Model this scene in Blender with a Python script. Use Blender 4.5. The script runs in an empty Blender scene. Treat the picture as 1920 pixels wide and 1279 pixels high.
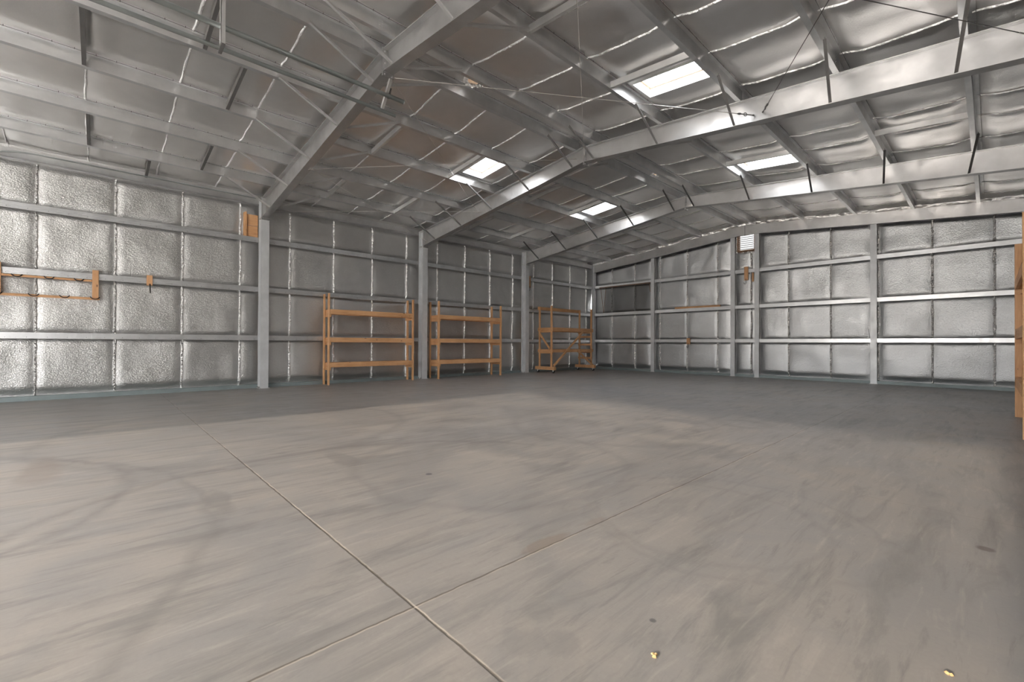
import bpy, math, random
from mathutils import Vector, noise, Matrix

random.seed(7)
# ------------------------------------------------------------------ camera
F_PX, YAW, PITCH, ROLL = 833.9067, 47.1009, 0.3255, 0.2479
CAMX, CAMZ = 13.6233, 1.24
sc = bpy.context.scene
yw, pt, rl = (math.radians(a) for a in (YAW, PITCH, ROLL))
Fv = Vector((-math.sin(yw), math.cos(yw), 0)); Rv = Vector((math.cos(yw), math.sin(yw), 0)); Uv = Vector((0, 0, 1))
F2 = Fv * math.cos(pt) + Uv * math.sin(pt); U2 = Uv * math.cos(pt) - Fv * math.sin(pt)
R3 = Rv * math.cos(rl) + U2 * math.sin(rl); U3 = U2 * math.cos(rl) - Rv * math.sin(rl)
cd = bpy.data.cameras.new('camera'); cam = bpy.data.objects.new('camera', cd)
sc.collection.objects.link(cam); sc.camera = cam
M = Matrix((R3, U3, -F2)).transposed().to_4x4(); M.translation = (CAMX, 0, CAMZ)
cam.matrix_world = M
cd.sensor_width = 36; cd.sensor_fit = 'HORIZONTAL'; cd.lens = F_PX * 36 / 1920; cd.clip_end = 300

# ------------------------------------------------------------------ sky, daylight through the openings
W, D, BACK = 14.42, 18.187, -6.7
C1, C2, C3 = 3.284, 8.2865, 13.298
RX = 7.21
w = bpy.data.worlds.new('sky'); sc.world = w; w.use_nodes = True
nt = w.node_tree; nt.nodes.clear()
tc = nt.nodes.new('ShaderNodeTexCoord'); sp = nt.nodes.new('ShaderNodeSeparateXYZ'); cr = nt.nodes.new('ShaderNodeValToRGB')
bg = nt.nodes.new('ShaderNodeBackground'); ou = nt.nodes.new('ShaderNodeOutputWorld')
cr.color_ramp.elements[0].position = 0.0; cr.color_ramp.elements[0].color = (.42, 0.405, 0.385, 1)
cr.color_ramp.elements[1].position = 0.75; cr.color_ramp.elements[1].color = (2.35, 2.42, 2.55, 1)
nt.links.new(tc.outputs['Generated'], sp.inputs[0]); nt.links.new(sp.outputs[2], cr.inputs[0])
nt.links.new(cr.outputs[0], bg.inputs[0]); nt.links.new(bg.outputs[0], ou.inputs[0])
bg.inputs[1].default_value = 11.0
sc.view_settings.view_transform = 'Standard'; sc.view_settings.look = 'None'
sc.view_settings.gamma = 1; sc.view_settings.use_curve_mapping = False
sc.view_settings.exposure = 0.42
sc.cycles.max_bounces = 12; sc.cycles.diffuse_bounces = 5; sc.cycles.glossy_bounces = 7
sc.cycles.transparent_max_bounces = 8; sc.cycles.sample_clamp_indirect = 6
sc.cycles.caustics_reflective = True; sc.cycles.blur_glossy = 1.0

DOORS = [(-5.6, -4.2, 2.2)]      # openings in the right wall: y0, y1, height
BACKDOOR = (5.5, 13.7, 3.4)                           # opening in the back wall: x0, x1, height
SKY = [(9.33, 10.5, 6.88, 7.46, 1), (4.22, 5.4, 6.95, 7.6, 0), (4.2, 5.36, 11.95, 12.58, 0), (9.24, 10.48, 11.86, 12.5, 1)]

sun = bpy.data.lights.new('low_sun', 'SUN'); sun.energy = 3.6; sun.angle = math.radians(1.2); sun.color = (1.0, .84, .68)
so = bpy.data.objects.new('low_sun', sun); COL0 = sc.collection; COL0.objects.link(so); so.location = (8, -30, 12)
so.rotation_euler = Vector((0.0, 14.74, -3.4)).to_track_quat('-Z', 'Y').to_euler()
def roofL(x): return 5.125 + .096 * x
def roofR(x): return 5.817 - .090 * (x - RX)
def roof(x): return roofL(x) if x <= RX else roofR(x)
def botL(x): return 4.585 + .1215 * x
def botR(x): return 5.461 - .108 * (x - RX)
def bot(x): return botL(x) if x <= RX else botR(x)

def portal(name, loc, rot, sx, sy):
    l = bpy.data.lights.new(name, 'AREA'); l.shape = 'RECTANGLE'; l.size = sx; l.size_y = sy
    l.cycles.is_portal = True
    o = bpy.data.objects.new(name, l); o.location = loc; o.rotation_euler = rot; sc.collection.objects.link(o)
for y0, y1, h in DOORS:
    portal('door_daylight', (W + .28, (y0 + y1) / 2, h / 2), (0, math.pi / 2, 0), h, y1 - y0)
portal('door_daylight', ((BACKDOOR[0] + BACKDOOR[1]) / 2, BACK - .28, BACKDOOR[2] / 2), (math.pi / 2, 0, 0), BACKDOOR[1] - BACKDOOR[0], BACKDOOR[2])
for x0, x1, y0, y1, s in SKY:
    portal('skylight_daylight', ((x0 + x1) / 2, (y0 + y1) / 2, roof((x0 + x1) / 2) + .47), (0, 0, 0), x1 - x0, y1 - y0)

# ------------------------------------------------------------------ helpers
COL = sc.collection
class MB:
    def __init__(s): s.v = []; s.f = []; s.m = []; s.sm = False
    def add(s, vs, fs, mi=0):
        n = len(s.v); s.v += [tuple(v) for v in vs]
        s.f += [tuple(i + n for i in f) for f in fs]; s.m += [mi] * len(fs); return s
    def box(s, x0, x1, y0, y1, z0, z1, mi=0):
        return s.add([(x0, y0, z0), (x1, y0, z0), (x1, y1, z0), (x0, y1, z0), (x0, y0, z1), (x1, y0, z1), (x1, y1, z1), (x0, y1, z1)],
                     [(0, 3, 2, 1), (4, 5, 6, 7), (0, 1, 5, 4), (1, 2, 6, 5), (2, 3, 7, 6), (3, 0, 4, 7)], mi)
    def bar(s, a, b, wd, th, up=(0, 0, 1), mi=0):
        a = Vector(a); b = Vector(b); d = (b - a).normalized(); sd = d.cross(Vector(up))
        if sd.length < 1e-4: sd = d.cross(Vector((1, 0, 0)))
        sd.normalize(); u = sd.cross(d).normalized(); p = sd * wd / 2; q = u * th / 2
        vs = [a - p - q, a + p - q, a + p + q, a - p + q, b - p - q, b + p - q, b + p + q, b - p + q]
        return s.add(vs, [(0, 1, 2, 3), (7, 6, 5, 4), (0, 4, 5, 1), (1, 5, 6, 2), (2, 6, 7, 3), (3, 7, 4, 0)], mi)
    def tube(s, pts, r, n=8, cap=True, mi=0):
        pts = [Vector(p) for p in pts]; rings = []
        ref = None
        for i, p in enumerate(pts):
            t = (pts[min(i + 1, len(pts) - 1)] - pts[max(i - 1, 0)]).normalized()
            if ref is None:
                ref = t.orthogonal().normalized()
            ref = (ref - t * ref.dot(t)).normalized(); e = t.cross(ref)
            rings.append([p + ref * math.cos(k * 2 * math.pi / n) * r + e * math.sin(k * 2 * math.pi / n) * r for k in range(n)])
        fs = []
        for i in range(len(rings) - 1):
            for k in range(n):
                a = i * n + k; b = i * n + (k + 1) % n; fs.append((a, b, b + n, a + n))
        if cap:
            fs.append(tuple(range(n))[::-1]); fs.append(tuple((len(rings) - 1) * n + k for k in range(n)))
        return s.add([v for r_ in rings for v in r_], fs, mi)
    def prism(s, poly, a, b, mi=0):   # poly: list of Vector offsets given as points at a; b-a extrusion
        a = Vector(a); b = Vector(b); n = len(poly)
        vs = [Vector(p) + a for p in poly] + [Vector(p) + b for p in poly]
        fs = [tuple(range(n))[::-1], tuple(range(n, 2 * n))] + [(i, (i + 1) % n, n + (i + 1) % n, n + i) for i in range(n)]
        return s.add(vs, fs, mi)
    def build(s, name, mat, parent=None, origin=None, smooth=False):
        me = bpy.data.meshes.new(name)
        o0 = Vector(origin) if origin is not None else Vector((0, 0, 0))
        me.from_pydata([tuple(Vector(v) - o0) for v in s.v], [], s.f)
        for m in (mat if isinstance(mat, (list, tuple)) else [mat]): me.materials.append(m)
        if any(s.m): me.polygons.foreach_set('material_index', s.m)
        if smooth: me.polygons.foreach_set('use_smooth', [m_ == 0 for m_ in s.m])
        me.update()
        import bmesh
        bm = bmesh.new(); bm.from_mesh(me); bmesh.ops.recalc_face_normals(bm, faces=bm.faces) if len(s.f) < 5000 else None
        bm.to_mesh(me); bm.free()
        o = bpy.data.objects.new(name, me); COL.objects.link(o); o.location = o0
        if parent is not None:
            o.parent = parent; o.location = o0 - (parent.location if parent.parent is None else parent.location + parent.parent.location)
        return o
def tag(o, label, cat, group=None):
    o['label'] = label; o['category'] = cat
    if group: o['group'] = group
    return o
def thing(name, loc, label, cat, group=None):
    o = bpy.data.objects.new(name, None); o.empty_display_size = .1; o.location = loc; COL.objects.link(o)
    return tag(o, label, cat, group)
def struct(o): o['kind'] = 'structure'; return o
ORD = ['first', 'second', 'third', 'fourth', 'fifth']

# ------------------------------------------------------------------ materials
def mat(name, base, metal=0, rough=.5):
    m = bpy.data.materials.new(name); m.use_nodes = True; n = m.node_tree; b = n.nodes['Principled BSDF']
    b.inputs['Base Color'].default_value = (*base, 1); b.inputs['Metallic'].default_value = metal; b.inputs['Roughness'].default_value = rough
    return m, n, b
def nd(n, t, **k):
    x = n.nodes.new(t)
    for a, v in k.items():
        if a in x.inputs: x.inputs[a].default_value = v
        else: setattr(x, a, v)
    return x
def mapping(n, scale=(1, 1, 1), rot=(0, 0, 0), coord='Object'):
    t = n.nodes.new('ShaderNodeTexCoord'); m = n.nodes.new('ShaderNodeMapping')
    m.inputs['Scale'].default_value = scale; m.inputs['Rotation'].default_value = rot
    n.links.new(t.outputs[coord], m.inputs[0]); return m.outputs[0]
def worldco(n, scale=(1, 1, 1)):
    g = n.nodes.new('ShaderNodeNewGeometry'); m = n.nodes.new('ShaderNodeMapping'); m.inputs['Scale'].default_value = scale
    n.links.new(g.outputs['Position'], m.inputs[0]); return m.outputs[0]
def tex(n, vec, scale, detail=4, rough=.55, dist=0):
    t = n.nodes.new('ShaderNodeTexNoise'); t.inputs['Scale'].default_value = scale; t.inputs['Detail'].default_value = detail
    t.inputs['Roughness'].default_value = rough; t.inputs['Distortion'].default_value = dist
    n.links.new(vec, t.inputs['Vector']); return t.outputs['Fac']
def ramp(n, fac, stops):
    r = n.nodes.new('ShaderNodeValToRGB'); e = r.color_ramp.elements
    while len(e) < len(stops): e.new(.5)
    for i, (p, c) in enumerate(stops): e[i].position = p; e[i].color = (*c, 1) if len(c) == 3 else c
    n.links.new(fac, r.inputs[0]); return r.outputs[0]
def mth(n, op, a, b=None, c=None, clamp=False):
    x = n.nodes.new('ShaderNodeMath'); x.operation = op; x.use_clamp = clamp
    for i, v in enumerate((a, b, c)):
        if v is None: continue
        if isinstance(v, (int, float)): x.inputs[i].default_value = v
        else: n.links.new(v, x.inputs[i])
    return x.outputs[0]
def mixc(n, fac, a, b, mode='MIX'):
    x = n.nodes.new('ShaderNodeMix'); x.data_type = 'RGBA'; x.blend_type = mode
    for sock, v in ((x.inputs[0], fac), (x.inputs[6], a), (x.inputs[7], b)):
        if isinstance(v, (int, float)): sock.default_value = v
        elif isinstance(v, tuple): sock.default_value = (*v, 1)
        else: n.links.new(v, sock)
    return x.outputs[2]
def bump(n, b, h, strength=.3, dist=.01):
    x = n.nodes.new('ShaderNodeBump'); x.inputs['Strength'].default_value = strength; x.inputs['Distance'].default_value = dist
    n.links.new(h, x.inputs['Height']); n.links.new(x.outputs[0], b.inputs['Normal']); return x

def steel(name, base, metal, rough, spread=.06, bs=.12):
    m, n, b = mat(name, base, metal, rough)
    v = worldco(n); f = tex(n, v, 3.0, 4); g = tex(n, v, 5, 2)
    lo = tuple(c * (1 - spread * 2) for c in base); hi = tuple(min(1, c * (1 + spread)) for c in base)
    n.links.new(ramp(n, f, [(.3, lo), (.7, hi)]), b.inputs['Base Color'])
    n.links.new(ramp(n, g, [(.3, (rough - .06,) * 3), (.7, (rough + .08,) * 3)]), b.inputs['Roughness'])
    bump(n, b, f, bs, .02)
    return m
M_steel = steel('grey_steel', (.66, .655, .645), .7, .40)
M_beam = steel('mill_steel', (.52, .515, .51), .90, .36)
M_col = steel('light_grey_column_paint', (.72, .73, .74), .35, .42)
M_mid = steel('grey_brace_steel', (.34, .33, .32), .6, .42)
M_purlin = steel('galvanized_purlin', (.76, .765, .765), .95, .36)
M_girt = steel('galvanized_girt', (.78, .79, .80), .9, .36)
M_dark = steel('dark_steel', (.16, .155, .15), .6, .45)
M_green = steel('weathered_galvanized', (.28, .33, .33), .4, .5)
M_black, _, _ = mat('black_metal', (.015, .015, .015), .5, .4)
M_rubber, _, _ = mat('black_rubber', (.02, .02, .02), 0, .6)
M_white, _, _ = mat('white_plastic', (.8, .8, .78), 0, .5)
M_rim, _, _ = mat('tan_aluminium', (.55, .42, .30), 0, .5)
M_louver, _, _ = mat('louver_metal', (.06, .055, .05), .3, .5)
M_rust, _, _ = mat('rusty_brown_frame', (.28, .15, .075), 0, .6)
M_wire, _, _ = mat('bright_wire', (.7, .68, .65), .8, .35)
M_gap, _, _ = mat('dark_joint_line', (.02, .02, .02), 0, .7)

def foil(name, base, rough, striate, amp, cell, metal=.7):
    m, n, b = mat(name, base, metal, rough)
    g = n.nodes.new('ShaderNodeNewGeometry')
    mp = n.nodes.new('ShaderNodeMapping'); mp.inputs['Scale'].default_value = striate
    n.links.new(g.outputs['Position'], mp.inputs[0])
    fine = tex(n, mp.outputs[0], 1.0, 3, .6)
    big = tex(n, g.outputs['Position'], 1.3, 3)
    mid = tex(n, g.outputs['Position'], cell, 3)
    vo = n.nodes.new('ShaderNodeTexVoronoi'); vo.inputs['Scale'].default_value = 42
    n.links.new(g.outputs['Position'], vo.inputs['Vector'])
    h = mth(n, 'MULTIPLY', fine, 1.0)
    h = mth(n, 'MULTIPLY_ADD', vo.outputs['Distance'], .35, h)
    bu = bump(n, b, h, amp, .008)
    b2 = n.nodes.new('ShaderNodeBump'); b2.inputs['Strength'].default_value = amp * .5; b2.inputs['Distance'].default_value = .02
    n.links.new(mid, b2.inputs['Height']); n.links.new(b2.outputs[0], bu.inputs['Normal'])
    c = ramp(n, big, [(.3, tuple(x * .9 for x in base)), (.7, base)])
    n.links.new(c, b.inputs['Base Color'])
    n.links.new(ramp(n, big, [(.3, (rough + .06,) * 3), (.7, (rough - .04,) * 3)]), b.inputs['Roughness'])
    return m
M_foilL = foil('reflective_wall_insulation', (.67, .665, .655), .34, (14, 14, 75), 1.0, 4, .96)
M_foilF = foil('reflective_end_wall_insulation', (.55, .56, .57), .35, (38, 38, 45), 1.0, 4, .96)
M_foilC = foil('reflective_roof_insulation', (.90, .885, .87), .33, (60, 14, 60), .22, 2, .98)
M_tape, n_, b_ = mat('crinkled_foil_tape', (.92, .91, .90), 1, .2)
bump(n_, b_, tex(n_, worldco(n_), 60, 3, .7), .8, .01)

def wood(name, base, dark, axis):
    m, n, b = mat(name, base, 0, .55)
    sc_ = [22, 22, 22]; sc_[axis] = 1.6
    v = worldco(n, tuple(sc_)); f = tex(n, v, 1.5, 5, .6, .6)
    k = n.nodes.new('ShaderNodeTexVoronoi'); k.inputs['Scale'].default_value = 1
    v2 = worldco(n, tuple(9 if i != axis else 3.2 for i in range(3))); n.links.new(v2, k.inputs['Vector'])
    knot = ramp(n, k.outputs['Distance'], [(.06, (0, 0, 0)), (.12, (1, 1, 1))])
    c = ramp(n, f, [(.3, dark), (.65, base)])
    big = tex(n, worldco(n), 1.7, 2)
    c = mixc(n, ramp(n, big, [(.35, (0, 0, 0)), (.7, (.45,) * 3)]), c, tuple(min(1, x * 1.25 + .03) for x in base))
    c = mixc(n, knot, (.10, .035, .012), c)
    n.links.new(c, b.inputs['Base Color'])
    bump(n, b, f, .15, .003)
    return m
WB, WD = (.66, .375, .185), (.50, .245, .10)
M_woodX = wood('fir_lumber_along_x', WB, WD, 0)
M_woodY = wood('fir_lumber_along_y', WB, WD, 1)
M_woodZ = wood('fir_lumber_upright', WB, WD, 2)
M_oldwood = wood('weathered_board', (.22, .14, .10), (.13, .08, .06), 0)

def concrete():
    m, n, b = mat('power_trowelled_concrete', (.4, .38, .36), 0, .4)
    P = worldco(n)
    sx = n.nodes.new('ShaderNodeSeparateXYZ'); n.links.new(P, sx.inputs[0]); X, Y = sx.outputs[0], sx.outputs[1]
    big = tex(n, P, .35, 5, .6, .8)
    mid = tex(n, P, 1.1, 6, .62, 1.2)
    # trowel streaks, long along one direction
    mp = n.nodes.new('ShaderNodeMapping'); mp.inputs['Rotation'].default_value = (0, 0, math.radians(7)); mp.inputs['Scale'].default_value = (4.6, .75, 1)
    n.links.new(P, mp.inputs[0]); st = tex(n, mp.outputs[0], 1.0, 6, .65, .7)
    mp2 = n.nodes.new('ShaderNodeMapping'); mp2.inputs['Rotation'].default_value = (0, 0, math.radians(-9)); mp2.inputs['Scale'].default_value = (7.5, .9, 1)
    n.links.new(P, mp2.inputs[0]); st2 = tex(n, mp2.outputs[0], 1.6, 6, .7, .5)
    fine = tex(n, P, 45, 4, .7)
    c = ramp(n, big, [(.32, (.300, .292, .284)), (.50, (.350, .327, .300)), (.68, (.400, .362, .318))])
    c = mixc(n, ramp(n, mid, [(.36, (.7,) * 3), (.60, (0, 0, 0))]), c, (.27, .265, .26))
    c = mixc(n, ramp(n, st, [(.32, (.8,) * 3), (.50, (0, 0, 0))]), c, (.215, .205, .195))
    c = mixc(n, ramp(n, st2, [(.30, (.7,) * 3), (.45, (0, 0, 0))]), c, (.21, .20, .19))
    c = mixc(n, ramp(n, st2, [(.55, (0,) * 3), (.72, (.5,) * 3)]), c, (.50, .46, .41))
    c = mixc(n, ramp(n, fine, [(.3, (.16,) * 3), (.7, (0,) * 3)]), c, (.2, .19, .18))
    # tyre scuffs: rings and streaks with their own place
    wob = mth(n, 'MULTIPLY', mth(n, 'SUBTRACT', mid, .5), .35)
    def ring(cx, cy, r, wd, a, gate=None):
        dx = mth(n, 'SUBTRACT', X, cx); dy = mth(n, 'SUBTRACT', Y, cy)
        dd = mth(n, 'SQRT', mth(n, 'ADD', mth(n, 'MULTIPLY', dx, dx), mth(n, 'MULTIPLY', dy, dy)))
        e = mth(n, 'ABSOLUTE', mth(n, 'SUBTRACT', mth(n, 'ADD', dd, wob), r))
        k = mth(n, 'SUBTRACT', 1, mth(n, 'DIVIDE', e, wd), clamp=True)
        k = mth(n, 'MULTIPLY', k, a)
        if gate: # keep only where linear gate > 0
            gx, gy, go = gate
            q = mth(n, 'MULTIPLY_ADD', X, gx, mth(n, 'MULTIPLY_ADD', Y, gy, go)); k = mth(n, 'MULTIPLY', k, mth(n, 'MULTIPLY', q, 1.0, clamp=True))
        return mth(n, 'MULTIPLY', k, ramp(n, st2, [(.35, (.25,) * 3), (.6, (1,) * 3)]))
    for args in [(10.9, 1.6, 2.55, .09, .55, (-2, 0, 20)), (11.8, .3, .45, .05, .6, (-2, 1, 22.6)), (12.2, 3.2, .75, .05, .22), (12.3, 3.3, .95, .04, .2),
                 (6.2, 1.6, 2.2, .12, .4), (9.6, 5.8, 1.5, .12, .3), (11.0, 7.4, .32, .16, .45), (10.0, 3.1, 1.4, .1, .3), (8.3, -1.8, 2.0, .08, .5), (9.4, -3.2, 3.8, .07, .4)]:
        c = mixc(n, ring(*args), c, (.15, .14, .135))
    # soot patch near the joint and dusty spill on it
    def blob(cx, cy, r, col, a, ax=1, ay=1):
        nonlocal c
        dx = mth(n, 'MULTIPLY', mth(n, 'SUBTRACT', X, cx), ax); dy = mth(n, 'MULTIPLY', mth(n, 'SUBTRACT', Y, cy), ay)
        dd = mth(n, 'SQRT', mth(n, 'ADD', mth(n, 'MULTIPLY', dx, dx), mth(n, 'MULTIPLY', dy, dy)))
        dd = mth(n, 'ADD', dd, mth(n, 'MULTIPLY', mth(n, 'SUBTRACT', mid, .5), r * 2.2))
        k = mth(n, 'MULTIPLY', mth(n, 'MULTIPLY', mth(n, 'SUBTRACT', 1, mth(n, 'DIVIDE', dd, r)), 3, clamp=True), a)
        c = mixc(n, k, c, col)
    blob(12.30, 1.30, .13, (.22, .21, .205), .32); blob(12.42, 1.42, .10, (.20, .19, .185), .3); blob(12.2, 1.5, .09, (.22, .21, .2), .3); blob(11.74, 2.05, .10, (.24, .18, .13), .5, 1.8, .42); blob(11.74, 2.55, .07, (.27, .21, .16), .3, 1.8, .5)
    blob(10.2, 6.9, .35, (.2, .19, .19), .45, 1, 2); blob(12.59, 1.83, .022, (.1, .1, .1), .8); blob(13.6, 3.97, .05, (.1, .08, .07), .7); blob(10.0, 2.3, .03, (.05, .05, .06), .8)
    blob(9.52, .7, .25, (.2, .19, .18), .5, .7, 2.4); blob(8.9, 1.9, .3, (.22, .205, .19), .5, .8, 2.2); blob(7.4, -.4, .4, (.24, .2, .17), .5, .6, 2)
    # sawn control joints (dark groove with pale dust) and hairline cracks
    jn = mth(n, 'MULTIPLY', mth(n, 'SUBTRACT', tex(n, P, 9, 3), .5), .012)
    def joint(co, at, wd, colr, a, wig=1.0):
        nonlocal c
        e = mth(n, 'ABSOLUTE', mth(n, 'ADD', mth(n, 'SUBTRACT', co, at), mth(n, 'MULTIPLY', jn, wig)))
        k = mth(n, 'MULTIPLY', mth(n, 'SUBTRACT', 1.6, mth(n, 'DIVIDE', e, wd), clamp=True), a)
        c = mixc(n, k, c, colr); return k
    dust = ramp(n, tex(n, P, 3, 3), [(.4, (0,) * 3), (.6, (1,) * 3)])
    k1 = joint(X, 11.777, .0055, (.13, .11, .09), .85); k2 = joint(Y, 1.094, .0055, (.13, .11, .09), .85)
    for co, at in ((X, 11.784), (Y, 1.101)):
        e = mth(n, 'ABSOLUTE', mth(n, 'ADD', mth(n, 'SUBTRACT', co, at), mth(n, 'MULTIPLY', jn, 1.6)))
        k = mth(n, 'MULTIPLY', mth(n, 'SUBTRACT', 1.5, mth(n, 'DIVIDE', e, .0045), clamp=True), .6)
        c = mixc(n, mth(n, 'MULTIPLY', k, dust), c, (.62, .55, .46))
    joint(X, 8.6, .005, (.2, .17, .14), .55, 1.5); joint(Y, 4.62, .003, (.2, .17, .14), .5, 2)
    n.links.new(c, b.inputs['Base Color'])
    r = ramp(n, mid, [(.3, (.33,) * 3), (.7, (.50,) * 3)]); n.links.new(r, b.inputs['Roughness'])
    b.inputs['Specular IOR Level'].default_value = .5
    h = mth(n, 'ADD', mth(n, 'MULTIPLY', fine, .25), mth(n, 'SUBTRACT', 0, mth(n, 'ADD', k1, k2)))
    bump(n, b, h, .25, .006)
    return m
M_floor = concrete()
M_out, n_, b_ = mat('outside_concrete_apron', (.46, .42, .37), 0, .8)
n_.links.new(ramp(n_, tex(n_, worldco(n_), .6, 5), [(.3, (.40, .37, .33)), (.7, (.5, .46, .41))]), b_.inputs['Base Color'])

# ------------------------------------------------------------------ floor and outside ground
struct(MB().box(-.3, W + .3, BACK - .3, D + .3, -.2, 0).build('floor', M_floor))
mb = MB()
for r_ in [(-40, 60, D + .3, 60), (-40, 60, -50, BACK - .3), (W + .3, 60, BACK - .3, D + .3), (-40, -.3, BACK - .3, D + .3)]:
    mb.box(r_[0], r_[1], r_[2], r_[3], -.22, -.02)
struct(mb.build('ground_outside', M_out))

# ------------------------------------------------------------------ foil walls
GZ = [.10, 1.355, 2.685, 4.06, 5.01]
SEAM_L = [-.985 + 1.2535 * k for k in range(-4, 16)]
SEAM_F = [1.069 + 1.263 * k for k in range(0, 11)]
def sstep(t): t = max(0, min(1, t)); return t * t * (3 - 2 * t)
def pillow(a, z, seams, seed, depth=.07, top=None):
    lv = GZ if top is None else GZ[:4] + [top]
    t = 0
    for i in range(len(lv) - 1):
        if lv[i] <= z <= lv[i + 1]:
            lo, hi = z - lv[i], lv[i + 1] - z
            t = sstep(lo / .20) * sstep(hi / .11); break
    ds = min(abs(a - s) for s in seams) if seams else 9
    k = 1 - .30 * math.exp(-(ds / .07) ** 2)
    if seed == 3:
        for yc, wd_ in ((C1, .2), (C2, .22), (C3 - .05, .3), (D + .1, .3)):
            k *= 1 - .85 * math.exp(-((a - yc - .06 * noise.noise(Vector((z * 1.3, yc, 0)))) / wd_) ** 2)
    n1 = noise.noise(Vector((a * .9 + seed, z * 1.1, seed))) * .035 + noise.noise(Vector((a * 2.7, z * 2.2 + seed, 3))) * .012
    # vertical buckles near a few seams
    return t * (depth * k + n1)
def grid(us, vs, fn, hole=None):
    mb = MB(); nu, nv = len(us), len(vs)
    mb.v = [fn(u, v) for u in us for v in vs]
    for i in range(nu - 1):
        for j in range(nv - 1):
            if hole and hole((us[i] + us[i + 1]) / 2, (vs[j] + vs[j + 1]) / 2): continue
            a = i * nv + j; mb.f.append((a, a + nv, a + nv + 1, a + 1)); mb.m.append(0)
    return mb
def lin(a, b, st, extra=()):
    n = max(1, int(round((b - a) / st))); r = [a + (b - a) * i / n for i in range(n + 1)]
    r = sorted(set([round(x, 5) for x in r] + [round(e, 5) for e in extra if a < e < b]))
    return r
def crumple(mb, p0, p1, inward, side, width, fn_depth, seed, amp=.022, st=.022, nu=5):
    """crinkled tape strip from p0 to p1 appended to mb as material 1"""
    p0 = Vector(p0); p1 = Vector(p1); L = (p1 - p0).length; n = int(L / st); base = len(mb.v)
    for i in range(n + 1):
        p = p0.lerp(p1, i / n); bl = noise.noise(Vector((i * .05, seed, 0)))
        for j in range(nu):
            s = j / (nu - 1) - .5
            wdt = width * (1.0 + .9 * abs(bl))
            off = fn_depth(p) + .006 + .012 * (1 - (2 * s) ** 2) + (amp * (random.random() * 1.25 - .25) if 0 < j < nu - 1 else -.004)
            mb.v.append(tuple(p + side * (s * wdt + .012 * noise.noise(Vector((i * .11, seed, 5)))) + inward * off))
    for i in range(n):
        for j in range(nu - 1):
            a = base + i * nu + j; mb.f.append((a, a + 1, a + nu + 1, a + nu)); mb.m.append(1)
XF = -.19
zs = lin(0.02, 5.36, .05, GZ)
ys = lin(BACK, D + .19, .06, SEAM_L)
mb = grid(ys, zs, lambda y, z: (XF + pillow(y, z, SEAM_L, 3), y, z))
for k, s in enumerate(SEAM_L):
    if s < -2.6: continue
    crumple(mb, (XF, s, .06), (XF, s, 5.0), Vector((1, 0, 0)), Vector((0, 1, 0)), .045, lambda p: pillow(p.y, p.z, SEAM_L, 3), k * 3.7, amp=.034, st=.02)
wl = struct(mb.build('wall_left', [M_foilL, M_tape], smooth=True))
YF = D + .19
FAN = (6.93, 7.50, 4.89, 5.50)
def holeF(x, z):
    return (FAN[0] < x < FAN[1] and FAN[2] < z < FAN[3])
def topF(x): return roof(x) + .22
xs = lin(-.19, W + .19, .06, SEAM_F + [FAN[0], FAN[1]])
zs = lin(0.02, 6.06, .05, GZ + [FAN[2], FAN[3]])
def farfn(x, z):
    tp = roof(x) - .33; d = pillow(x, z, SEAM_F, 9, top=tp)
    for xc in (-.05, 3.31, 6.75, 7.62, 11.07):
        d *= 1 - .85 * math.exp(-((x - xc) / .20) ** 2)
    if z > tp: d = .0
    e = min(abs(x - FAN[0]), abs(x - FAN[1])) if FAN[2] - .1 < z < FAN[3] + .1 else 9
    if FAN[0] - .12 < x < FAN[1] + .12 and FAN[2] - .12 < z < FAN[3] + .12: d = min(d, .03)
    return (x, YF - d, z)
mb = grid(xs, zs, farfn, hole=lambda x, z: holeF(x, z) or z > topF(x) + .05)
for k, s in enumerate(SEAM_F):
    top = min(5.18 if not FAN[0] - .1 < s < FAN[1] + .1 else 4.7, 5.18)
    top = roof(s) - .30 if not FAN[0] - .1 < s < FAN[1] + .1 else 4.8
    crumple(mb, (s, YF, .06), (s, YF, top), Vector((0, -1, 0)), Vector((1, 0, 0)), .055,
            lambda p: YF - farfn(p.x, p.z)[1] + .014, 50 + k * 2.9, amp=.04, st=.024)
struct(mb.build('wall_far', [M_foilF, M_tape], smooth=True))
# right wall with its door openings, back wall
XR = W + .19
ds = DOORS
ex = [v for d_ in ds for v in d_[:2]]
SEAM_R = [.3 + 1.2535 * k for k in range(-5, 15)]
mb = grid(lin(BACK, D + .19, .08, ex), lin(.02, 5.42, .08, GZ + [2.3]), lambda y, z: (XR - (0 if any(a - .15 < y < b + .15 and z < h + .15 for a, b, h in ds) else pillow(y, z, SEAM_R, 17)), y, z),
          hole=lambda y, z: any(a < y < b and z < h for a, b, h in ds))
struct(mb.build('wall_right', M_foilL, smooth=True))
mb = grid(lin(-.19, W + .19, .1, BACKDOOR[:2]), lin(.02, 6.06, .1, GZ + [3.4]), lambda x, z: (x, BACK - (0 if BACKDOOR[0] - .2 < x < BACKDOOR[1] + .2 and z < 3.6 else -pillow(x, z, SEAM_F, 23)), z),
          hole=lambda x, z: (BACKDOOR[0] < x < BACKDOOR[1] and z < BACKDOOR[2]) or z > topF(x) + .05)
struct(mb.build('wall_back', M_foilF, smooth=True))
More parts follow.
